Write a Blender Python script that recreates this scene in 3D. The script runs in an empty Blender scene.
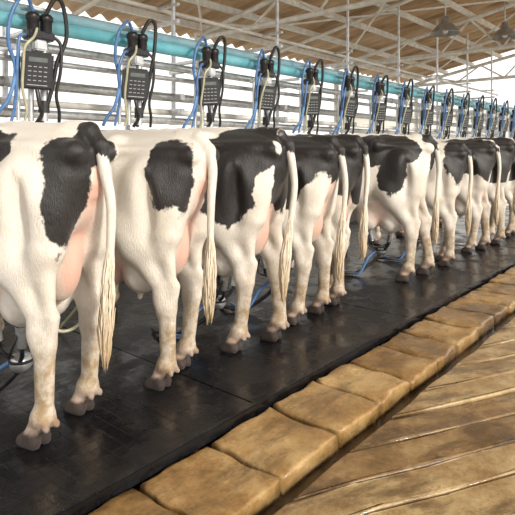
import bpy, bmesh, math, random
import numpy as np
from mathutils import Vector, Matrix
from mathutils import noise as mn
random.seed(7); rng=np.random.RandomState(5)
scene=bpy.context.scene
scene.view_settings.view_transform='Standard'
scene.view_settings.exposure=0.18

# ---------------------------------------------------------------- materials
def mat(name, col=(.5,.5,.5), rough=.5, metal=0.0, spec=.5):
    m=bpy.data.materials.new(name); m.use_nodes=True
    b=m.node_tree.nodes['Principled BSDF']
    b.inputs['Base Color'].default_value=(*col,1); b.inputs['Roughness'].default_value=rough
    b.inputs['Metallic'].default_value=metal; b.inputs['Specular IOR Level'].default_value=spec
    return m
class N:
    def __init__(s,m): s.nt=m.node_tree; s.b=s.nt.nodes['Principled BSDF']
    def new(s,t,**k):
        n=s.nt.nodes.new(t)
        for a,v in k.items(): setattr(n,a,v)
        return n
    def link(s,a,b): s.nt.links.new(a,b)
    def coord(s,scale=(1,1,1),rz=0):
        c=s.new('ShaderNodeTexCoord'); mr=s.new('ShaderNodeMapping'); mp=s.new('ShaderNodeMapping')
        mr.inputs['Rotation'].default_value=(0,0,rz)
        mp.inputs['Scale'].default_value=scale
        s.link(c.outputs['Object'],mr.inputs['Vector']); s.link(mr.outputs['Vector'],mp.inputs['Vector']); return mp.outputs['Vector']
    def noise(s,vec,scale,detail=4,rough=.55):
        n=s.new('ShaderNodeTexNoise'); n.inputs['Scale'].default_value=scale
        n.inputs['Detail'].default_value=detail; n.inputs['Roughness'].default_value=rough
        s.link(vec,n.inputs['Vector']); return n.outputs['Fac']
    def ramp(s,fac,stops):
        r=s.new('ShaderNodeValToRGB'); e=r.color_ramp.elements
        while len(e)<len(stops): e.new(.5)
        for i,(p,c) in enumerate(stops):
            e[i].position=p; e[i].color=(*c,1) if len(c)==3 else c
        s.link(fac,r.inputs['Fac']); return r.outputs['Color']
    def mix(s,f,a,b,bt='MIX'):
        n=s.new('ShaderNodeMix',data_type='RGBA',blend_type=bt)
        if isinstance(f,(int,float)): n.inputs[0].default_value=f
        else: s.link(f,n.inputs[0])
        for i,v in ((6,a),(7,b)):
            if isinstance(v,tuple): n.inputs[i].default_value=(*v,1)
            else: s.link(v,n.inputs[i])
        return n.outputs[2]
    def math(s,op,a,b=0.0,clamp=False):
        n=s.new('ShaderNodeMath',operation=op); n.use_clamp=clamp
        for i,v in ((0,a),(1,b)):
            if isinstance(v,(int,float)): n.inputs[i].default_value=v
            else: s.link(v,n.inputs[i])
        return n.outputs[0]
    def mr(s,v,a,b,c=0.0,d=1.0):
        n=s.new('ShaderNodeMapRange'); n.clamp=True
        s.link(v,n.inputs[0])
        for i,q in zip((1,2,3,4),(a,b,c,d)): n.inputs[i].default_value=q
        return n.outputs[0]
    def bump(s,h,strength=.3,dist=.01):
        n=s.new('ShaderNodeBump'); n.inputs['Strength'].default_value=strength
        n.inputs['Distance'].default_value=dist
        s.link(h,n.inputs['Height']); s.link(n.outputs[0],s.b.inputs['Normal'])
    def attr(s,name):
        n=s.new('ShaderNodeAttribute'); n.attribute_name=name; return n.outputs['Fac']

def noisy(name,c1,c2,rough=.5,metal=0,scale=12,sc=(1,1,1),bump=.1,bd=.004):
    m=mat(name,c1,rough,metal); n=N(m); v=n.coord(sc)
    f=n.noise(v,scale,5); col=n.ramp(f,[(.35,c1),(.65,c2)]); n.link(col,n.b.inputs['Base Color'])
    if bump: n.bump(f,bump,bd)
    return m

M={}
M['steel']=noisy('galvanised_steel',(.52,.53,.54),(.72,.73,.74),.33,.7,25,bump=.03)
M['white_steel']=noisy('painted_white_steel',(.62,.60,.55),(.82,.80,.75),.5,.0,9,bump=.05)
M['teal']=noisy('teal_pipe_paint',(.15,.52,.63),(.25,.63,.74),.3,0,6,bump=.02)
M['paleblue']=noisy('pale_blue_pipe_paint',(.32,.60,.73),(.45,.73,.83),.3,0,6,bump=.02)
M['black']=noisy('black_plastic',(.012,.012,.014),(.025,.025,.03),.35,0,30,bump=.02)
M['panel']=noisy('dark_panel',(.018,.019,.022),(.028,.03,.035),.3,0,30,bump=0)
M['button']=noisy('grey_buttons',(.28,.30,.32),(.42,.44,.44),.4,0,60,bump=0)
M['lcd']=noisy('grey_display',(.10,.12,.12),(.14,.16,.15),.15,0,20,bump=0)
M['bluehose']=noisy('blue_hose_rubber',(.06,.15,.36),(.12,.25,.50),.3,0,20,bump=0)
M['hose']=noisy('black_hose_rubber',(.012,.012,.014),(.03,.03,.03),.35,0,20,bump=0)
M['clearhose']=noisy('milk_hose_rubber',(.40,.40,.27),(.55,.52,.36),.25,0,20,bump=0)
M['concrete']=noisy('concrete',(.22,.20,.17),(.32,.30,.26),.75,0,6,bump=.3)
M['cream']=noisy('cream_wall_paint',(.66,.62,.54),(.78,.74,.66),.7,0,3,bump=.1)
M['white']=noisy('white_wall_paint',(.84,.84,.82),(.92,.92,.90),.7,0,3,bump=.05)
M['ground']=noisy('pale_yard_ground',(.60,.56,.48),(.72,.69,.62),.9,0,.8,bump=.2)
M['eye']=mat('cow_eye',(.01,.008,.006),.08)
M['lampmetal']=noisy('lamp_aluminium',(.28,.28,.27),(.42,.42,.40),.4,.5,12,bump=0)
M['bulb']=mat('lamp_glass',(.85,.85,.8),.15)

# rubber mat (moulded square studs, wet patches)
m=mat('black_rubber_mat',(.012,.012,.013),.4); n=N(m); v=n.coord()
a=n.noise(v,3.0,6,.62); b=n.noise(v,110,2); c3=n.noise(v,9,5,.7)
br=n.new('ShaderNodeTexBrick'); br.offset=0; br.inputs['Scale'].default_value=1
br.inputs['Brick Width'].default_value=.07; br.inputs['Row Height'].default_value=.07; br.inputs['Mortar Size'].default_value=.005
br.inputs['Mortar Smooth'].default_value=.6; n.link(v,br.inputs['Vector'])
col=n.mix(n.mr(c3,.5,.75),(.006,.006,.008),(.024,.022,.019)); col=n.mix(n.math('MULTIPLY',br.outputs['Fac'],.7),col,(.002,.002,.002)); n.link(col,n.b.inputs['Base Color'])
n.link(n.mr(a,.44,.58,.12,.44),n.b.inputs['Roughness'])
n.b.inputs['Specular IOR Level'].default_value=.5
h=n.math('ADD',n.math('MULTIPLY',b,.4),c3); h=n.math('SUBTRACT',h,n.math('MULTIPLY',br.outputs['Fac'],.6))
n.bump(h,.32,.006); M['mat']=m
# wet rough cast slabs / stone
def slab(name,dark,mid,light,rz,stretch,g=7,wet=(.10,.5),stain=.6):
    m=mat(name,mid,.4); n=N(m)
    v=n.coord(stretch,rz); vo=n.coord()
    big=n.noise(vo,1.7,5,.6); grain=n.noise(v,g,7,.62); fine=n.noise(vo,60,4,.65); mid_=n.noise(vo,9,6,.7)
    sv=n.noise(n.coord((.6,1.8,1),rz),2.6,7,.68)
    at=n.attr('tone')
    f=n.math('ADD',n.math('MULTIPLY',grain,.30),n.math('MULTIPLY',big,.45))
    f=n.math('ADD',f,n.math('MULTIPLY',mid_,.35))
    f=n.math('ADD',f,n.math('MULTIPLY',n.math('SUBTRACT',at,.5),.14))
    col=n.ramp(f,[(.42,dark),(.54,mid),(.68,light)])
    col=n.mix(n.mr(fine,.52,.75,0,.45),col,tuple(q*.7 for q in dark))
    st=n.mr(sv,.50,.60,0,stain)
    col=n.mix(st,col,tuple(q*.55 for q in dark))
    n.link(col,n.b.inputs['Base Color'])
    r=n.math('SUBTRACT',n.mr(big,.44,.58,*wet),n.math('MULTIPLY',st,.25)); r=n.math('MAXIMUM',r,.06)
    n.link(r,n.b.inputs['Roughness'])
    h=n.math('ADD',n.math('MULTIPLY',grain,.4),n.math('MULTIPLY',fine,.3)); h=n.math('ADD',h,mid_)
    n.bump(h,.45,.014); return m
M['plank']=slab('wet_cast_concrete',(.115,.064,.025),(.285,.172,.070),(.50,.36,.18),math.radians(28),(.8,1.4,1),6,(.07,.34),.65)
M['curb']=slab('worn_wet_stone',(.125,.066,.022),(.32,.185,.065),(.54,.37,.17),0,(1,1,1),4,(.10,.42),.5)
M['rust']=noisy('dark_wet_concrete',(.03,.019,.010),(.09,.052,.025),.18,0,8,bump=.3)
# roof sheet
m=mat('roof_sheet',(.6,.42,.27),.6); n=N(m); v=n.coord((1,.12,1)); f=n.noise(v,3.5,6,.65)
col=n.ramp(f,[(.3,(.28,.17,.09)),(.5,(.58,.40,.24)),(.72,(.84,.68,.48))]); n.link(col,n.b.inputs['Base Color']); M['roof']=m

# cow hide
def whites(n,n3,dirt):
    wh=n.mix(n.mr(n3,.35,.7,0,.6),(.84,.80,.74),(.74,.67,.57))
    return n.mix(dirt,wh,(.34,.235,.125))
m=mat('holstein_hide',(.8,.75,.68),.62); n=N(m)
v=n.coord(); oi=n.new('ShaderNodeObjectInfo')
off=n.new('ShaderNodeVectorMath',operation='ADD'); n.link(v,off.inputs[0])
cmb=n.new('ShaderNodeCombineXYZ'); n.link(n.math('MULTIPLY',oi.outputs['Random'],40.0),cmb.inputs[0]); n.link(cmb.outputs[0],off.inputs[1])
vo=off.outputs[0]
n1=n.noise(vo,7,4); n2=n.noise(vo,55,3); n3=n.noise(vo,4,5,.6)
st=n.new('ShaderNodeMapping'); st.inputs['Scale'].default_value=(1,1,.22); n.link(vo,st.inputs['Vector'])
hair=n.noise(st.outputs[0],170,4,.65)
p=n.attr('patch')
p=n.math('ADD',p,n.math('MULTIPLY',n.math('SUBTRACT',n1,.47),.13))
p=n.math('ADD',p,n.math('MULTIPLY',n.math('SUBTRACT',n2,.5),.02))
p=n.math('ADD',p,n.math('MULTIPLY',n.math('SUBTRACT',hair,.5),.014))
pm=n.mr(p,-.004,.005)
n4=n.noise(vo,14,5,.7)
dirt=n.math('MULTIPLY',n.attr('dirt'),n.mr(n4,.35,.60,.35,1.0))
wh=whites(n,n3,dirt)
wh=n.mix(n.attr('pink'),wh,(.72,.44,.35))
wh=n.mix(n.mr(hair,.45,.75,0,.22),wh,(.45,.36,.26))
bk=n.mix(n.mr(hair,.4,.7),(.010,.009,.010),(.028,.023,.021))
col=n.mix(pm,wh,bk)
col=n.mix(n.attr('hoof'),col,(.030,.018,.014))
n.link(col,n.b.inputs['Base Color'])
n.link(n.mr(pm,0,1,.68,.42),n.b.inputs['Roughness'])
n.b.inputs['Sheen Weight'].default_value=.10
n.bump(n.math('ADD',n.math('MULTIPLY',hair,1.4),n.math('MULTIPLY',n3,1.2)),.5,.008)
M['hide']=m
def tailmat(name,zhi,zlo,c_hi,c_lo):
    m=mat(name,c_hi,.65); n=N(m)
    g=n.new('ShaderNodeTexCoord'); sp=n.new('ShaderNodeSeparateXYZ'); n.link(g.outputs['Object'],sp.inputs[0])
    f=n.noise(n.coord((1,1,.25)),70,3)
    t=n.mr(sp.outputs[2],zhi,zlo); c=n.mix(t,c_hi,c_lo)
    c=n.mix(n.mr(f,.35,.7,0,.5),c,tuple(q*.6 for q in c_lo)); n.link(c,n.b.inputs['Base Color']); return m
M['tailskin']=tailmat('tail_skin',1.2,.7,(.80,.76,.69),(.78,.70,.58))
M['tailhair']=tailmat('tail_hair',.70,.34,(.78,.70,.57),(.52,.38,.22))

# ---------------------------------------------------------------- mesh builder
class MB:
    def __init__(s): s.v=[]; s.f=[]; s.m=[]; s.sm=[]; s.mats=[]
    def mi(s,k):
        if k not in s.mats: s.mats.append(k)
        return s.mats.index(k)
    def add(s,vs,fs,k,smooth=False):
        o=len(s.v); s.v+= [tuple(q) for q in vs]; i=s.mi(k)
        for f in fs: s.f.append([o+a for a in f]); s.m.append(i); s.sm.append(smooth)
    def box(s,c,size,k,R=None,bev=0):
        bm=bmesh.new(); bmesh.ops.create_cube(bm,size=1)
        for q in bm.verts: q.co=Vector((q.co.x*size[0],q.co.y*size[1],q.co.z*size[2]))
        if bev: bmesh.ops.bevel(bm,geom=bm.edges[:],offset=bev,segments=2,affect='EDGES')
        R=R or Matrix.Identity(3); bm.verts.index_update()
        s.add([R@q.co+Vector(c) for q in bm.verts],[[q.index for q in f.verts] for f in bm.faces],k); bm.free()
    def tube(s,pts,r,k,n=10,cap=True):
        P=[Vector(p) for p in pts]; rs=r if isinstance(r,(list,tuple)) else [r]*len(P)
        vs=[];fs=[]; up=None
        for i,p in enumerate(P):
            t=(P[min(i+1,len(P)-1)]-P[max(i-1,0)]).normalized()
            if up is None:
                up=Vector((0,0,1)) if abs(t.z)<.9 else Vector((0,1,0))
            a=(up-t*up.dot(t)).normalized(); up=a; b=t.cross(a)
            for j in range(n):
                an=2*math.pi*j/n; vs.append(p+(a*math.cos(an)+b*math.sin(an))*rs[i])
        for i in range(len(P)-1):
            for j in range(n):
                fs.append([i*n+j,i*n+(j+1)%n,(i+1)*n+(j+1)%n,(i+1)*n+j])
        s.add(vs,fs,k,True)
        if cap:
            s.add(vs[:n],[list(range(n))[::-1]],k); s.add(vs[-n:],[list(range(n))],k)
    def curve(s,pts,r,k,n=8,sub=6):
        P=[Vector(p) for p in pts]; out=[]; rs=[]
        rr=r if isinstance(r,(list,tuple)) else [r]*len(P)
        for i in range(len(P)-1):
            p0=P[max(i-1,0)];p1=P[i];p2=P[i+1];p3=P[min(i+2,len(P)-1)]
            for j in range(sub):
                t=j/sub
                out.append(.5*((2*p1)+(p2-p0)*t+(2*p0-5*p1+4*p2-p3)*t*t+(3*p1-p0-3*p2+p3)*t**3)); rs.append(rr[i]*(1-t)+rr[i+1]*t)
        out.append(P[-1]); rs.append(rr[-1]); s.tube(out,rs,k,n); return out
    def lathe(s,prof,c,k,n=20):
        vs=[];fs=[]
        for r,z in prof:
            for j in range(n):
                a=2*math.pi*j/n; vs.append((c[0]+r*math.cos(a),c[1]+r*math.sin(a),c[2]+z))
        for i in range(len(prof)-1):
            for j in range(n): fs.append([i*n+j,i*n+(j+1)%n,(i+1)*n+(j+1)%n,(i+1)*n+j])
        s.add(vs,fs,k,True)
    def obj(s,name,parent=None,loc=(0,0,0)):
        me=bpy.data.meshes.new(name); me.from_pydata(s.v,[],s.f)
        for k in s.mats: me.materials.append(M[k])
        me.polygons.foreach_set('material_index',s.m); me.polygons.foreach_set('use_smooth',s.sm); me.update()
        o=bpy.data.objects.new(name,me); scene.collection.objects.link(o); o.location=loc
        if parent: o.parent=parent
        return o
def empty(name,loc=(0,0,0),rz=0,sc=1):
    o=bpy.data.objects.new(name,None); scene.collection.objects.link(o)
    o.location=loc; o.rotation_euler=(0,0,rz); o.scale=(sc,)*3; o.empty_display_size=.1; return o

# ---------------------------------------------------------------- cow SDF
tab_y=np.linspace(-.24,1.75,200)
ctrl=np.array([ # y, ztop, zbot, hw, skew(wider low +)
(-.24,1.33,1.20,.05,0),(-.19,1.405,1.02,.125,.0),(-.10,1.43,.93,.190,.05),(.02,1.44,.86,.225,.08),
(.16,1.45,.82,.245,.06),(.30,1.46,.78,.262,.0),(.46,1.455,.72,.275,.14),(.65,1.45,.67,.305,.20),
(.85,1.445,.63,.325,.20),(1.05,1.44,.61,.315,.18),(1.22,1.445,.61,.285,.12),(1.38,1.45,.63,.25,.06),
(1.52,1.43,.70,.215,.02),(1.65,1.39,.80,.17,0),(1.75,1.34,.92,.12,0)])
def smooth_tab(c):
    a=np.interp(tab_y,ctrl[:,0],c); k=np.exp(-np.linspace(-2,2,13)**2); k/=k.sum()
    ap=np.pad(a,6,mode='edge'); return np.convolve(ap,k,mode='valid')
TZT,TZB,THW,TSK=[smooth_tab(ctrl[:,i]) for i in (1,2,3,4)]
def ev(p,x,y,z):
    t=p[0]
    if t=='ell':
        c,r=p[1],p[2]
        a=(x-c[0])/r[0]; b=(y-c[1])/r[1]; d=(z-c[2])/r[2]
        k0=np.sqrt(a*a+b*b+d*d); k1=np.sqrt((a/r[0])**2+(b/r[1])**2+(d/r[2])**2)
        return k0*(k0-1)/(k1+1e-6)
    if t=='cap':
        A,B,ra,rb,sx=p[1],p[2],p[3],p[4],p[5]
        bx,by,bz=(B[0]-A[0])/sx,B[1]-A[1],B[2]-A[2]; L=bx*bx+by*by+bz*bz
        px,py,pz=(x-A[0])/sx,y-A[1],z-A[2]
        h=np.clip((px*bx+py*by+pz*bz)/L,0,1)
        return (np.sqrt((px-bx*h)**2+(py-by*h)**2+(pz-bz*h)**2)-(ra+(rb-ra)*h))*min(1,sx)
    if t=='trunk':
        zt=np.interp(y,tab_y,TZT); zb=np.interp(y,tab_y,TZB); hw=np.interp(y,tab_y,THW); sk=np.interp(y,tab_y,TSK)
        zc=(zt+zb)/2; hh=(zt-zb)/2; tt=(z-zc)/hh
        w=hw*(1-sk*np.clip(tt,-1.2,1.2)); nn=2.3
        nm=(np.abs(x/w)**nn+np.abs(tt)**nn)**(1/nn)
        d=(nm-1)*np.minimum(hw,hh)
        dy=np.maximum(np.maximum(tab_y[0]-y,y-tab_y[-1]),0)
        return np.where(dy>0,np.sqrt(np.maximum(d,0)**2+dy**2),d)
def bounds(p,pad):
    if p[0]=='ell': c,r=np.array(p[1]),np.array(p[2]); return c-r-pad,c+r+pad
    if p[0]=='cap':
        A,B=np.array(p[1]),np.array(p[2]); r=max(p[3],p[4])*max(1,p[5]); return np.minimum(A,B)-r-pad,np.maximum(A,B)+r+pad
    return np.array((-9,-9,-9)),np.array((9,9,9))
def comb(f,d,k,op):
    if op=='+':
        h=np.maximum(k-np.abs(f-d),0)/k; return np.minimum(f,d)-h*h*k*.25
    d=-d; h=np.maximum(k-np.abs(f-d),0)/k; return np.maximum(f,d)+h*h*k*.25
def field_pts(pr,P):
    f=np.full(len(P),1.0)
    for p in pr: f=comb(f,ev(p,P[:,0],P[:,1],P[:,2]),p[-2],p[-1])
    return np.maximum(f,-P[:,2])

def cow_prims(hl,hr,fl=(0,0),fr=(0,0),fat=0.0,bag=0.0):
    P=[]
    E=lambda c,rr,k=.05,op='+':P.append(('ell',c,rr,k,op))
    C=lambda a,b,ra,rb,sx=1,k=.05,op='+':P.append(('cap',a,b,ra,rb,sx,k,op))
    P.append(('trunk',.01,'+'))
    for s in (-1,1):
        C((s*.17,.30,1.39),(s*.252,.30,1.357),.050,.038,1,.06)
        C((s*.247,.29,1.345),(s*.12,-.17,1.325),.022,.030,1,.06)
        E((s*.105,-.208,1.320),(.045,.045,.05),.045)
        E((s*(.43+fat),.54,1.27),(.19,.14,.12),.07,'-')
        E((s*(.35+fat),.08,1.29),(.140,.15,.085),.07,'-')
        E((s*.16,.88,.98),(.18,.36,.32+fat),.10)
        E((s*.205,.06,1.16),(.07,.09,.12),.07)
        for q in range(5):
            C((s*.25,.62+q*.13,1.28),(s*.325,.66+q*.12,1.0),.018,.018,1,.05)
        E((s*.065,-.16,1.455),(.035,.07,.04),.04,'-')
    C((0,-.12,1.425),(0,1.4,1.435),.028,.032,1,.05)
    for i in range(9): E((0,.25+i*.12,1.455),(.018,.03,.016),.03)
    for s,(fx,fy) in ((-1,hl),(1,hr)):
        X=s*.16+fx
        C((s*.150,.07,1.14),(s*.175,.17,.90),.145,.115,.78,.08)
        C((s*.095,-.140,1.20),(s*.140,-.085,.88),.068,.072,1,.05)
        C((s*.13,-.02,1.05),(s*.16,.03,.82),.125,.098,.76,.07)
        E((s*.268,.0,1.0),(.06,.035,.20),.06,'-')
        E((s*.17,.16,.80),(.07,.07,.09),.06)
        kx=s*.158+fx*.5; ky=fy*.55
        C((s*.185,.20+fy*.15,.90),(kx,-.02+ky,.57),.098,.054,.80,.06)
        C((s*.152,-.05+ky*.3,.86),(kx,-.095+ky,.60),.058,.026,.85,.05)
        C((kx,-.114+ky,.585),(kx,-.078+ky,.47),.032,.040,.85,.025)
        C((kx,-.040+ky,.555),(kx,-.042+ky,.455),.057,.052,.88,.03)
        E((kx+s*.037,-.03+ky,.51),(.022,.035,.05),.03)
        C((kx,-.052+ky,.47),(X,-.045+fy,.16),.049,.040,.84,.03)
        C((kx,-.092+ky,.46),(X,-.074+fy,.18),.024,.022,1,.018)
        E((X,-.042+fy,.135),(.050,.056,.05),.03)
        C((X,-.035+fy,.13),(X,.0+fy,.075),.042,.044,1,.03)
        for q in (-1,1):
            C((X+q*.029,.0+fy,.055),(X+q*.032,.062+fy,.020),.037,.027,.86,.008)
            C((X+q*.029,-.015+fy,.025),(X+q*.031,.05+fy,.020),.033,.030,.86,.008)
            E((X+q*.028,-.092+fy,.105),(.015,.018,.02),.01)
    for s,(fx,fy) in ((-1,fl),(1,fr)):
        X=s*.15+fx; Y=1.33+fy
        C((s*.17,1.42,1.10),(s*.19,1.30,.86),.14,.11,.75,.09)
        C((s*.185,1.28,.88),(s*.16+fx*.5,1.32+fy*.5,.50),.085,.050,.85,.07)
        E((s*.16+fx*.5,1.33+fy*.5,.46),(.050,.055,.07),.03)
        C((s*.158+fx*.5,1.325+fy*.5,.44),(X,Y-.02,.16),.041,.037,.9,.03)
        E((X,Y-.015,.13),(.047,.052,.045),.03)
        C((X,Y-.01,.12),(X,Y+.015,.07),.040,.042,1,.03)
        for q in (-1,1):
            C((X+q*.028,.015+Y,.055),(X+q*.030,.07+Y,.022),.036,.028,.86,.010)
            C((X+q*.028,.0+Y,.025),(X+q*.030,.06+Y,.020),.031,.030,.86,.010)
    E((0,1.56,.82),(.13,.17,.16),.10)
    C((0,1.58,1.17),(0,1.93,1.13),.215,.125,.62,.12)
    C((0,1.70,1.0),(0,1.95,1.02),.10,.07,.5,.08)
    C((0,1.99,1.17),(0,2.30,.96),.105,.066,.88,.07)
    C((0,2.02,1.14),(0,2.20,1.0),.10,.09,.8,.06)
    E((0,2.335,.925),(.068,.062,.058),.04)
    for s in (-1,1):
        C((s*.09,1.99,1.22),(s*.21,1.965,1.205),.022,.040,1,.03)
        E((s*.085,2.10,1.14),(.035,.05,.04),.03)
    E((0,.32,.70-bag),(.175,.25,.155),.06)
    E((0,.02,.80),(.090,.13,.20),.05)
    for s in (-1,1):
        for yy,zz in ((.17,.60-bag),(.40,.62-bag)):
            E((s*.082,yy,zz),(.098,.118,.118),.03)
            C((s*.085,yy,.52-bag),(s*.09,yy+.005,.455-bag),.018,.014,1,.02)
    C((0,-.228,1.24),(0,-.205,1.13),.022,.028,1,.03)
    T=[(0,-.06,1.43,.042),(0,-.19,1.42,.038),(0,-.258,1.35,.032),(0,-.275,1.27,.026)]
    for a,b in zip(T[:-1],T[1:]): C(a[:3],b[:3],a[3],b[3],1,.02)
    return P
def build_cow_geo(prims,h=.0155):
    o=np.array((-.44,-.33,-.025)); mx=np.array((.44,2.45,1.52))
    ax=[np.arange(o[i],mx[i],h) for i in range(3)]
    F=np.ones([len(a) for a in ax])
    for p in prims:
        lo,hi=bounds(p,.03+p[-2])
        sl=[]
        for i in range(3):
            a=np.searchsorted(ax[i],lo[i]); b=np.searchsorted(ax[i],hi[i]); sl.append(slice(a,max(b,a+1)))
        x=ax[0][sl[0]][:,None,None]; y=ax[1][sl[1]][None,:,None]; z=ax[2][sl[2]][None,None,:]
        F[tuple(sl)]=comb(F[tuple(sl)],ev(p,x,y,z),p[-2],p[-1])
    F=np.maximum(F,-ax[2][None,None,:]); F[F==0]=1e-7
    S=F<0; n=np.array(F.shape); cs=tuple(n-1)
    acc=np.zeros(cs+(3,)); cnt=np.zeros(cs)
    for a in range(3):
        b,c=[(1,2),(0,2),(0,1)][a]
        for ob in (0,1):
            for oc in (0,1):
                s0=[None]*3; s1=[None]*3
                s0[a]=slice(0,-1); s1[a]=slice(1,None)
                for q,oq in ((b,ob),(c,oc)): s0[q]=s1[q]=slice(oq,n[q]-1+oq)
                f0=F[tuple(s0)]; f1=F[tuple(s1)]; mk=(f0<0)!=(f1<0)
                t=np.where(mk,f0/np.where(mk,f0-f1,1),0)
                v=[0,0,0]; v[a]=t; v[b]=ob; v[c]=oc
                for q in range(3): acc[...,q]+=np.where(mk,v[q],0)
                cnt+=mk
    act=cnt>0; idx=-np.ones(cs,int); idx[act]=np.arange(act.sum())
    ijk=np.argwhere(act); V=(ijk+acc[act]/cnt[act][:,None])*h+o
    Q=[]
    for a in range(3):
        b,c=[(1,2),(2,0),(0,1)][a]
        s0=[slice(None)]*3; s1=[slice(None)]*3
        s0[a]=slice(0,-1); s1[a]=slice(1,None)
        A=S[tuple(s0)]; B=S[tuple(s1)]; E=np.argwhere(A!=B)
        ok=(E[:,b]>=1)&(E[:,c]>=1)&(E[:,b]<n[b]-1)&(E[:,c]<n[c]-1); E=E[ok]
        ins=A[tuple(E.T)]
        def g(db,dc):
            e=E.copy(); e[:,b]+=db; e[:,c]+=dc; return idx[tuple(e.T)]
        q=np.stack([g(-1,-1),g(0,-1),g(0,0),g(-1,0)],1); q[~ins]=q[~ins][:,::-1]; Q.append(q)
    Q=np.concatenate(Q)
    for it in range(2):
        f=field_pts(prims,V); G=np.zeros_like(V); e=.004
        for q in range(3):
            d=np.zeros(3); d[q]=e; G[:,q]=(field_pts(prims,V+d)-field_pts(prims,V-d))/(2*e)
        L=np.linalg.norm(G,axis=1,keepdims=True)+1e-6
        step=np.clip(f[:,None]/L,-.006,.006)
        V=V-G/L*step*.8
    V[:,2]=np.maximum(V[:,2],0)
    return V,Q

poses=[
 dict(hl=(-.005,-.03),hr=(0,.03),fl=(0,.05),fr=(0,-.05),fat=.0,bag=.0),
 dict(hl=(.01,.07),hr=(0,-.07),fl=(0,-.05),fr=(0,.06),fat=-.025,bag=.02),
 dict(hl=(-.03,.03),hr=(.03,-.14),fl=(0,.0),fr=(0,.08),fat=-.015,bag=.03),
 dict(hl=(.0,-.04),hr=(-.03,.12),fl=(0,-.08),fr=(0,.02),fat=.02,bag=.0),
 dict(hl=(.02,-.02),hr=(-.01,.05),fl=(0,.09),fr=(0,-.04),fat=-.01,bag=-.02),
 dict(hl=(-.03,.06),hr=(.0,.0),fl=(0,.0),fr=(0,-.04),fat=-.03,bag=.03),
]
geos=[]
for i,ps in enumerate(poses):
    pr=cow_prims(**ps); V,Q=build_cow_geo(pr); geos.append((V,Q,ps))
def sst(a,b,x):
    t=np.clip((x-a)/(b-a),0,1); return t*t*(3-2*t)
def make_cow(gi,X,Y,rot,patches,sc=1.0,tb=(.02,.03,.03,.02)):
    V,Q,ps=geos[gi]
    root=empty('holstein_cow',(X,Y,0),math.radians(rot),sc)
    me=bpy.data.meshes.new('cow_body'); me.from_pydata(V.tolist(),[],Q.tolist())
    me.polygons.foreach_set('use_smooth',[True]*len(Q)); me.materials.append(M['hide'])
    x,y,z=V.T
    pt=np.full(len(V),-1.0)
    for (cx,cy,cz,rx,ry,rz) in patches+[(0,1.85,1.15,.35,.30,.4)]:
        k=np.sqrt(((x-cx)/rx)**2+((y-cy)/ry)**2+((z-cz)/rz)**2)
        pt=np.maximum(pt,(1-k)*min(rx,ry,rz))
    pt=np.where((z<.62)&(y<.6),-.3,pt)
    ud=sst(.03,-.03,np.minimum.reduce([ev(('ell',(0,.30,.66),(.18,.26,.19),0,'+'),x,y,z),ev(('ell',(0,.0,.82),(.075,.15,.2),0,'+'),x,y,z)]))
    vul=sst(.02,-.01,ev(('cap',(0,-.23,1.25),(0,-.21,1.12),.03,.035,1,0,'+'),x,y,z))*(y>-.26)
    inner=sst(.085,.02,np.abs(x))*sst(-.28,-.2,y)*sst(.1,-.1,y)*sst(1.24,1.1,z)*sst(.6,.75,z)*.65
    foot=sst(.17,.07,z)*.4
    muz=sst(2.26,2.34,y)
    pink=np.clip(ud*.85+vul+inner+foot+muz*.7,0,1)
    pt=pt-.5*np.clip(ud+muz,0,1)
    hoof=np.clip(sst(.085,.062,z)*.97+sst(.135,.118,z)*sst(.0,-.05,y)*.4,0,1)
    dirt=np.clip(sst(.62,.10,z)*1.1+sst(.15,-.2,y)*sst(1.3,.7,z)*.45,0,1)
    for nme,arr in (('patch',pt),('pink',pink),('hoof',hoof),('dirt',dirt)):
        at=me.attributes.new(nme,'FLOAT','POINT'); at.data.foreach_set('value',arr.astype(np.float32))
    me.update()
    o=bpy.data.objects.new('cow_body',me); scene.collection.objects.link(o); o.parent=root
    b=MB(); rr=random.Random(int(X*100)); dz=rr.uniform(-.04,.06)
    path=[(0,-.255,1.345),(0,-.280,1.24),(tb[0],-.290,1.08),(tb[1],-.278,.90),(tb[2],-.266,.72),(tb[3],-.258,.54),(tb[3],-.255,.42)]
    b.curve(path,[.030,.027,.023,.020,.017,.013,.006],'tailskin',10,6)
    def cx(z):
        zz=[q[2] for q in path][::-1]; return float(np.interp(z,zz,[q[0] for q in path][::-1])),float(np.interp(z,zz,[q[1] for q in path][::-1]))
    for i in range(220):
        a=rr.uniform(0,6.28); z0=rr.uniform(.50,.90); zt=max(z0-rr.uniform(.16,.34),rr.uniform(.33,.44)+dz)
        sp=rr.uniform(.3,1); px,py=math.cos(a),math.sin(a)
        w=lambda z: .015+.030*sp*max(0,1-abs((z-.58)/.30)**1.6)
        pts=[];rd=[]
        for q in range(5):
            t=q/4; zz=z0*(1-t)+zt*t; c0,c1=cx(zz); ww=w(zz)*(1-.40*t**3)
            pts.append((c0+px*ww+rr.uniform(-.006,.006),c1+py*ww*.8+rr.uniform(-.003,.003),zz)); rd.append([.002,.0045,.0045,.0035,.0006][q])
        b.tube(pts,rd,'tailhair',4,False)
    b.obj('tail',root)
    e=MB()
    for s in (-1,1):
        e.lathe([(.001,-.018),(.012,-.013),(.018,0),(.012,.013),(.001,.018)],(s*.108,2.115,1.145),'eye',10)
    e.obj('eyes',root)
    return root

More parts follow.
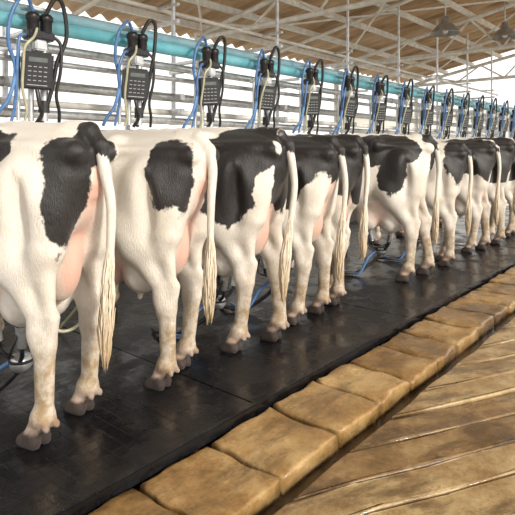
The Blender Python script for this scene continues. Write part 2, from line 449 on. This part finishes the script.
cows=[ # gi,X,Y,rot,patches,scale,tail
 (0,1.37,2.40,12,[(-.13,-.19,1.15,.095,.13,.28),(.0,-.23,1.37,.12,.10,.12),(-.28,.22,1.36,.18,.11,.12),(-.30,.22,1.03,.14,.11,.13),(-.25,1.0,1.1,.3,.3,.3)],1.0,(.03,.04,.035,.03)),
 (4,2.09,2.42,12,[(-.17,-.12,1.24,.125,.14,.24),(.12,-.18,1.24,.13,.14,.26),(-.25,1.2,1.1,.2,.3,.4)],.985,(-.03,-.02,.0,.0)),
 (1,2.79,2.40,13,[(-.18,.0,1.32,.26,.24,.20),(-.24,.06,1.08,.15,.17,.24),(.04,-.18,1.20,.16,.14,.32),(-.2,1.1,1.0,.3,.2,.5)],1.01,(.02,.0,-.04,-.07)),
 (5,3.53,2.45,11,[(-.20,.18,1.30,.32,.38,.27),(.02,-.14,1.32,.24,.18,.22),(-.25,.15,1.05,.13,.16,.18),(.2,1.0,1.2,.3,.4,.5)],.985,(.03,.03,.0,-.02)),
 (3,4.13,2.58,9,[(-.10,.10,1.22,.35,.45,.34),(.0,-.18,1.10,.24,.16,.34)],1.0,(-.01,-.02,-.02,-.03)),
 (2,5.34,2.45,20,[(-.22,.24,1.32,.28,.38,.19),(-.26,.14,1.10,.17,.14,.24),(.05,-.18,1.26,.16,.13,.24),(-.3,1.2,1.3,.2,.2,.2),(-.26,.70,1.12,.14,.17,.22)],1.02,(.02,-.03,-.05,-.04)),
 (4,6.26,2.42,15,[(-.05,-.14,1.24,.26,.17,.28),(-.25,.85,1.2,.2,.25,.3)],.97,(.01,.02,.02,.02)),
 (1,7.30,2.42,13,[(-.15,.10,1.26,.35,.42,.26),(-.1,-.15,1.15,.2,.15,.25)],1.0,(.02,.02,.0,-.02)),
 (3,8.15,2.42,10,[(-.15,.05,1.18,.35,.42,.36)],1.03,(.02,.02,.0,-.02)),
 (5,9.0,2.42,14,[(-.15,.2,1.2,.35,.45,.34)],.97,(.02,.02,.0,-.02)),
 (0,9.9,2.42,12,[(.1,.0,1.25,.3,.40,.28)],1.0,(.02,.02,.0,-.02)),
]
for c in cows: make_cow(*c)

# ---------------------------------------------------------------- ground / floor
b=MB(); b.box((10,10,-.21),(160,160,.1),'ground'); b.obj('yard_ground')
b=MB(); b.box((5.5,.6,-.14),(19,12,.05),'rust',bev=.005); b.obj('floor')
b=MB()
for i in range(9): b.box((-2.6+i*1.9,3.48,-.03),(1.896,3.30,.06),'mat',bev=.004)
b.box((5.0,1.836,-.012),(17.1,.035,.045),'mat',bev=.008)
b.obj('rubber_floor_mat')
b=MB(); b.box((6.5,5.25,.03),(19,.16,.28),'concrete',bev=.02); b.obj('manger_kerb')
def rough_block(b,pts,zt,zb,k,bev,amp,seg=4,freq=5.0):
    bm=bmesh.new()
    vb=[bm.verts.new((*p,zb)) for p in pts]; vt=[bm.verts.new((*p,zt)) for p in pts]
    bm.faces.new(vb); bm.faces.new(vt[::-1])
    for i in range(4): bm.faces.new([vb[i],vt[i],vt[(i+1)%4],vb[(i+1)%4]])
    bmesh.ops.recalc_face_normals(bm,faces=bm.faces)
    bmesh.ops.subdivide_edges(bm,edges=[e for e in bm.edges if abs(e.verts[0].co.z-e.verts[1].co.z)<1e-4],cuts=seg,use_grid_fill=True)
    ed=[e for e in bm.edges if e.verts[0].co.z>zt-1e-4 and e.verts[1].co.z>zt-1e-4 and any(abs(f.normal.z)<.5 for f in e.link_faces)]
    bmesh.ops.bevel(bm,geom=ed,offset=bev,segments=3,affect='EDGES',profile=.6)
    for q in bm.verts:
        if q.co.z>zb+.01:
            nz=mn.noise_vector(q.co*freq); q.co+=Vector((nz.x*amp,nz.y*amp,nz.z*amp*.5))
    bm.verts.index_update()
    b.add([v.co for v in bm.verts],[[v.index for v in f.verts] for f in bm.faces],k,True); bm.free()
b=MB(); tl=[]; x=-3.2
while x<14.5:
    w=random.uniform(.37,.47); nb=len(b.f); g=.012; z=-.03+random.uniform(-.008,.006)
    rough_block(b,[(x+g,1.375+random.uniform(-.01,.01)),(x+w-g,1.375+random.uniform(-.01,.01)),(x+w-g,1.806),(x+g,1.806)],z,-.115,'curb',.020,.024,seg=7,freq=8)
    t=random.random(); tl+= [t]*(len(b.f)-nb); x+=w
o=b.obj('stone_curb'); at=o.data.attributes.new('tone','FLOAT','FACE'); at.data.foreach_set('value',tl)
b=MB(); tl=[]; ang=math.radians(-28); ex,ey=math.cos(ang),math.sin(ang)
x=-9
while x<13.5:
    w=random.uniform(.37,.49); nb=len(b.f); L=9; g=.016
    y0=1.275; zt=-.04+random.uniform(-.007,.007)
    rough_block(b,[(x+g,y0),(x+w-g,y0),(x+w-g+ex*L,y0+ey*L),(x+g+ex*L,y0+ey*L)],zt,-.12,'plank',.014,.024,seg=26,freq=2.4)
    t=random.random(); tl+=[t]*(len(b.f)-nb); x+=w
o=b.obj('floor_slabs'); at=o.data.attributes.new('tone','FLOAT','FACE'); at.data.foreach_set('value',tl)

# ---------------------------------------------------------------- roof
RX0,RX1=-3.0,12.6; RB=2.98
def rz(y): return RB+.20*(5.5-y)
st=.02; nx=int((RX1-RX0)/st); vs=[];fs=[]
for i in range(nx+1):
    X=RX0+i*st; zz=.035*math.sin(2*math.pi*X/.24)
    for Y in (5.9,-1.5): vs.append((X,Y,rz(Y)+zz+.105))
for i in range(nx): fs.append([2*i,2*i+1,2*i+3,2*i+2])
b=MB(); b.add(vs,fs,'roof',True); b.obj('ceiling')
b=MB()
for i,Y in enumerate(np.arange(-1.2,5.9,.60)): b.box(((RX0+RX1)/2,Y,rz(Y)+.02),(RX1-RX0-.1,.05,.08),'white_steel',bev=.004)
b.obj('roof_purlins')
b=MB()
for X in (-.2,3.4,7.0,10.6):
    b.tube([(X,5.7,rz(5.7)-.05),(X,-1.4,rz(-1.4)-.05)],.030,'white_steel',8)
for X in (-2.0,1.6,5.2,8.8):
    b.tube([(X,5.4,rz(5.4)-.07),(X+3.6,2.0,rz(2.0)-.07)],.016,'white_steel',6)
    b.tube([(X+3.6,5.4,rz(5.4)-.07),(X,2.0,rz(2.0)-.07)],.016,'white_steel',6)
b.obj('roof_rafters')
for X in (-2.0,1.6,5.2,8.8,12.4):
    b=MB()
    b.tube([(X,5.5,rz(5.5)-.06),(X,-1.4,rz(-1.4)-.06)],.035,'white_steel',8)
    b.tube([(X,5.5,rz(5.5)-.10),(X,-1.4,rz(5.5)-.02)],.035,'white_steel',8)
    for k in range(7):
        y1=5.5-k*1.0; y2=y1-.5; lo=lambda y:rz(5.5)-.10+(5.5-y)*.0116
        b.tube([(X,y1,lo(y1)),(X,y2,rz(y2)-.06)],.018,'white_steel',6); b.tube([(X,y2,rz(y2)-.06),(X,y1-1,lo(y1-1))],.018,'white_steel',6)
    b.obj('roof_truss')
    b=MB(); b.tube([(X,5.5,-.15),(X,5.5,rz(5.5)-.03)],.05,'white_steel',12); b.box((X,5.5,-.1),(.2,.2,.02),'steel',bev=.003)
    b.box((X,5.5,rz(5.5)-.09),(.16,.16,.015),'steel'); b.obj('roof_column')

# ---------------------------------------------------------------- pipework
PX0,PX1=-2.5,12.3
def pipe(b,y,z,r,k,joints=True,x0=PX0,x1=PX1):
    b.tube([(x0,y,z),(x1,y,z)],r,k,14)
    if joints:
        X=x0+.8
        while X<x1: b.tube([(X,y,z),(X+.06,y,z)],r*1.18,k,14); X+=2.05
b=MB(); pipe(b,3.12,2.085,.046,'teal'); b.obj('milk_pipeline')
b=MB(); pipe(b,3.34,2.21,.040,'paleblue'); b.obj('vacuum_pipeline')
fr=empty('pipe_rack',(0,0,0))
b=MB()
pipe(b,3.24,1.975,.030,'steel'); pipe(b,3.16,1.87,.018,'steel'); pipe(b,3.40,1.76,.034,'steel')
pipe(b,3.45,1.64,.024,'white_steel'); pipe(b,3.30,1.56,.028,'steel'); pipe(b,3.9,2.38,.028,'steel'); pipe(b,3.6,2.52,.018,'white_steel',False)
b.obj('rails',fr)
b=MB()
for X in np.arange(-1.2,12.3,1.38):
    b.tube([(X,3.40,1.54),(X,3.40,rz(3.40)+.02)],.018,'steel',8)
    for z in (1.56,1.64,1.76,1.975): b.box((X,3.36,z),(.05,.15,.05),'steel',bev=.005)
    b.box((X,3.62,2.38),(.03,.56,.03),'steel'); b.box((X,3.48,2.52),(.03,.28,.02),'steel')
    b.box((X,3.28,2.03),(.04,.30,.025),'steel',bev=.004); b.box((X,3.36,2.155),(.04,.12,.025),'steel',bev=.004)
b.obj('hangers',fr)
b=MB()
for X in np.arange(-.5,12.3,2.07):
    b.tube([(X,4.98,0),(X,4.98,1.8)],.03,'steel',10); b.box((X,4.98,.01),(.12,.10,.02),'steel',bev=.003)
for z,r in ((1.78,.03),(1.5,.03)): pipe(b,4.98,z,r,'white_steel',False)
b.obj('head_rail_fence')

# milk meters
for k in range(-3,16):
    X=1.55+.69*k
    if X>12.0: break
    root=empty('milk_meter',(X,3.0,0),0)
    b=MB()
    R=Matrix.Rotation(math.radians(-22+random.uniform(-6,6)),3,'Z')@Matrix.Rotation(math.radians(8),3,'X')@Matrix.Rotation(math.radians(random.uniform(-5,5)),3,'Y')
    c=Vector((0,-.02,1.775+random.uniform(-.012,.012)))
    b.box(c,(.170,.075,.212),'black',R,bev=.012)
    f=lambda x,z,d=.0: c+R@Vector((x,-.0385-d,z))
    b.box(f(0,0),(.146,.006,.190),'panel',R,bev=.002)
    b.box(f(0,.062,.004),(.10,.004,.026),'lcd',R)
    for r_ in range(4):
        for q in range(4):
            b.box(f(-.042+q*.028,.022-r_*.026,.004),(.017,.005,.005),'button',R)
    b.box(f(0,-.082,.004),(.11,.004,.005),'button',R)
    b.obj('meter_box',root)
    b=MB()
    b.box((0,.05,1.86),(.05,.09,.16),'steel',bev=.005)
    b.tube([(0,.05,1.50),(0,.05,2.04)],.017,'steel',10)
    b.tube([(.07,.03,1.50),(.07,.03,2.03)],.024,'steel',10)
    b.tube([(.07,.03,1.55),(.07,.03,1.62)],.032,'black',10)
    b.tube([(-.075,.05,1.50),(-.075,.05,1.95)],.012,'steel',8)
    b.box((-.02,.05,1.92),(.20,.02,.03),'steel',bev=.003)
    b.obj('meter_bracket',root)
    b=MB()
    for s in (-1,1):
        b.lathe([(.001,.0),(.028,.0),(.034,.01),(.034,.07),(.040,.075),(.040,.10),(.028,.115),(.001,.118)],(s*.040+.01,-.03,2.00),'black',14)
    b.box((.01,-.02,1.985),(.16,.09,.05),'black',bev=.008)
    b.box((.01,-.03,1.93),(.07,.06,.06),'steel',bev=.008)
    b.box((.01,.02,2.145),(.15,.08,.015),'steel',bev=.003)
    b.obj('pulsator',root)
    b=MB(); j=random.uniform(-.03,.03); j2=random.uniform(-.02,.02)
    b.curve([(-.03,-.03,2.12),(-.09,-.06,2.19+j2),(-.16+j,-.07,2.08),(-.17+j,-.05,1.93),(-.13,-.03,1.78),(-.16,-.02,1.62),(-.20,.0,1.55),(-.21,.04,1.49)],.011,'bluehose')
    b.curve([(-.06,-.03,1.98),(-.12,-.06,1.96),(-.145+j2,-.06,1.84),(-.12,-.02,1.70),(-.11,.02,1.58),(-.12,.04,1.49)],.009,'bluehose')
    b.curve([(-.02,-.06,2.02),(-.06,-.10,1.96),(-.10+j,-.10,1.90),(-.105,-.07,1.80),(-.09,-.03,1.68),(-.05,.0,1.56),(-.05,.03,1.49)],.008,'clearhose')
    b.curve([(.05,-.03,2.12),(.09,-.06,2.22+j),(.14,-.06,2.18),(.155+j2,-.05,2.0),(.12,-.03,1.85),(.10,-.01,1.70),(.07,.02,1.55),(.06,.04,1.49)],.013,'hose')
    b.curve([(.08,-.03,2.0),(.13,-.05,1.95),(.14+j,-.05,1.80),(.12,-.02,1.66),(.15,.0,1.56),(.16,.02,1.49)],.010,'hose')
    b.curve([(.0,-.02,1.68),(.01,-.03,1.60),(.04,.0,1.54),(.03,.04,1.49)],.012,'hose')
    b.obj('meter_hoses',root)

def cluster(X,Y,rot):
    root=empty('milking_cluster',(X,Y,0),math.radians(rot))
    b=MB()
    for s in (-1,1):
        for yy in (.17,.40):
            top=(s*.090,yy,.535); bot=(s*.066,yy*.75+.07,.37)
            mid=tuple(.7*t+.3*u for t,u in zip(top,bot))
            b.tube([top,mid],[.031,.031],'black',12)
            b.tube([mid,bot],[.029,.023],'steel',12)
            b.curve([bot,(s*.055,yy*.7+.09,.32),(s*.035,.28+(yy-.275)*.3,.28)],.011,'hose',sub=4)
            b.curve([mid,(s*.12,yy*.8+.08,.34),(s*.05,.285,.30)],.007,'hose',sub=4)
    b.lathe([(.001,-.06),(.035,-.055),(.055,-.03),(.058,.0),(.045,.025),(.015,.035),(.001,.035)],(0,.285,.27),'steel',18)
    b.lathe([(.059,-.006),(.062,-.006),(.062,.008),(.059,.008)],(0,.285,.27),'black',18)
    b.curve([(0,.30,.22),(-.04,.38,.13),(-.10,.52,.03),(-.16,.66,.03),(-.10,.78,.02)],.016,'hose')
    b.curve([(0.02,.27,.30),(-.08,.40,.20),(-.14,.5,.03),(-.05,.7,.03)],.012,'bluehose')
    b.obj('cluster_assembly',root)
for i in (0,2,3,5,6): cluster(cows[i][1],cows[i][2],cows[i][3])
b=MB(); b.curve([(.2,2.62,.06),(.6,2.60,.05),(.9,2.64,.10),(1.02,2.80,.05),(1.0,3.3,.02)],.014,'bluehose')
b.obj('water_hose')
for X,Y in ((2.02,3.45),):
    b=MB(); pts=[(X+.13*math.cos(t)*(1+.1*i/10),Y+.1*math.sin(t),.22+.12*math.sin(t+.5)) for i,t in enumerate(np.linspace(0,6.0,10))]
    pts=[(X+.05,Y+.2,.03)]+pts+[(X+.25,Y-.05,.02)]
    b.curve(pts,.012,'clearhose'); b.obj('milk_hose')

# walls & outside
b=MB(); b.box((6.0,5.80,.55),(18,.12,1.4),'cream',bev=.01); b.obj('wall_feed_side')
b=MB(); b.box((28,8,1.4),(5,14,3.2),'white')
b.box((25.48,5,1.1),(.05,1.2,2.2),'lampmetal'); 
for y in (8,10.5): b.box((25.48,y,1.8),(.05,1.2,1.0),'lampmetal')
b.box((28,8,3.05),(6,15,.15),'cream'); b.obj('farm_building')

# lamps
for (X,Y,z) in ((7.25,2.8,2.99),(8.62,2.42,3.10)):
    b=MB()
    b.lathe([(.03,.16),(.05,.15),(.06,.07),(.12,.03),(.20,-.07),(.21,-.08),(.195,-.07),(.11,.02),(.04,.05)],(X,Y,z),'lampmetal',24)
    b.lathe([(.001,-.08),(.03,-.07),(.045,-.03),(.03,.03),(.02,.05)],(X,Y,z),'bulb',14)
    b.tube([(X,Y,z+.15),(X,Y,rz(Y)+.08)],.010,'steel',6); b.obj('pendant_lamp')

# ---------------------------------------------------------------- light
w=bpy.data.worlds.new('World'); scene.world=w; w.use_nodes=True
bg=w.node_tree.nodes['Background']; bg.inputs[0].default_value=(1.0,.985,.955,1); bg.inputs[1].default_value=1.3
sd=bpy.data.lights.new('sun','SUN'); sd.energy=3.4; sd.angle=math.radians(8); sd.color=(1,.93,.82)
so=bpy.data.objects.new('sun',sd); scene.collection.objects.link(so)
dirv=Vector((.10,1.0,-.52)); so.rotation_euler=dirv.to_track_quat('-Z','Y').to_euler()

# ---------------------------------------------------------------- camera
cd=bpy.data.cameras.new('camera'); co=bpy.data.objects.new('camera',cd); scene.collection.objects.link(co)
cd.sensor_width=36; cd.sensor_fit='HORIZONTAL'; cd.lens=36*540/515; cd.shift_y=-107.5/515
co.location=(0,0,1.33)
th=math.radians(40.3); fw=Vector((math.cos(th),math.sin(th),0)); co.rotation_euler=fw.to_track_quat('-Z','Y').to_euler()
cd.clip_start=.05; cd.clip_end=500
scene.camera=co
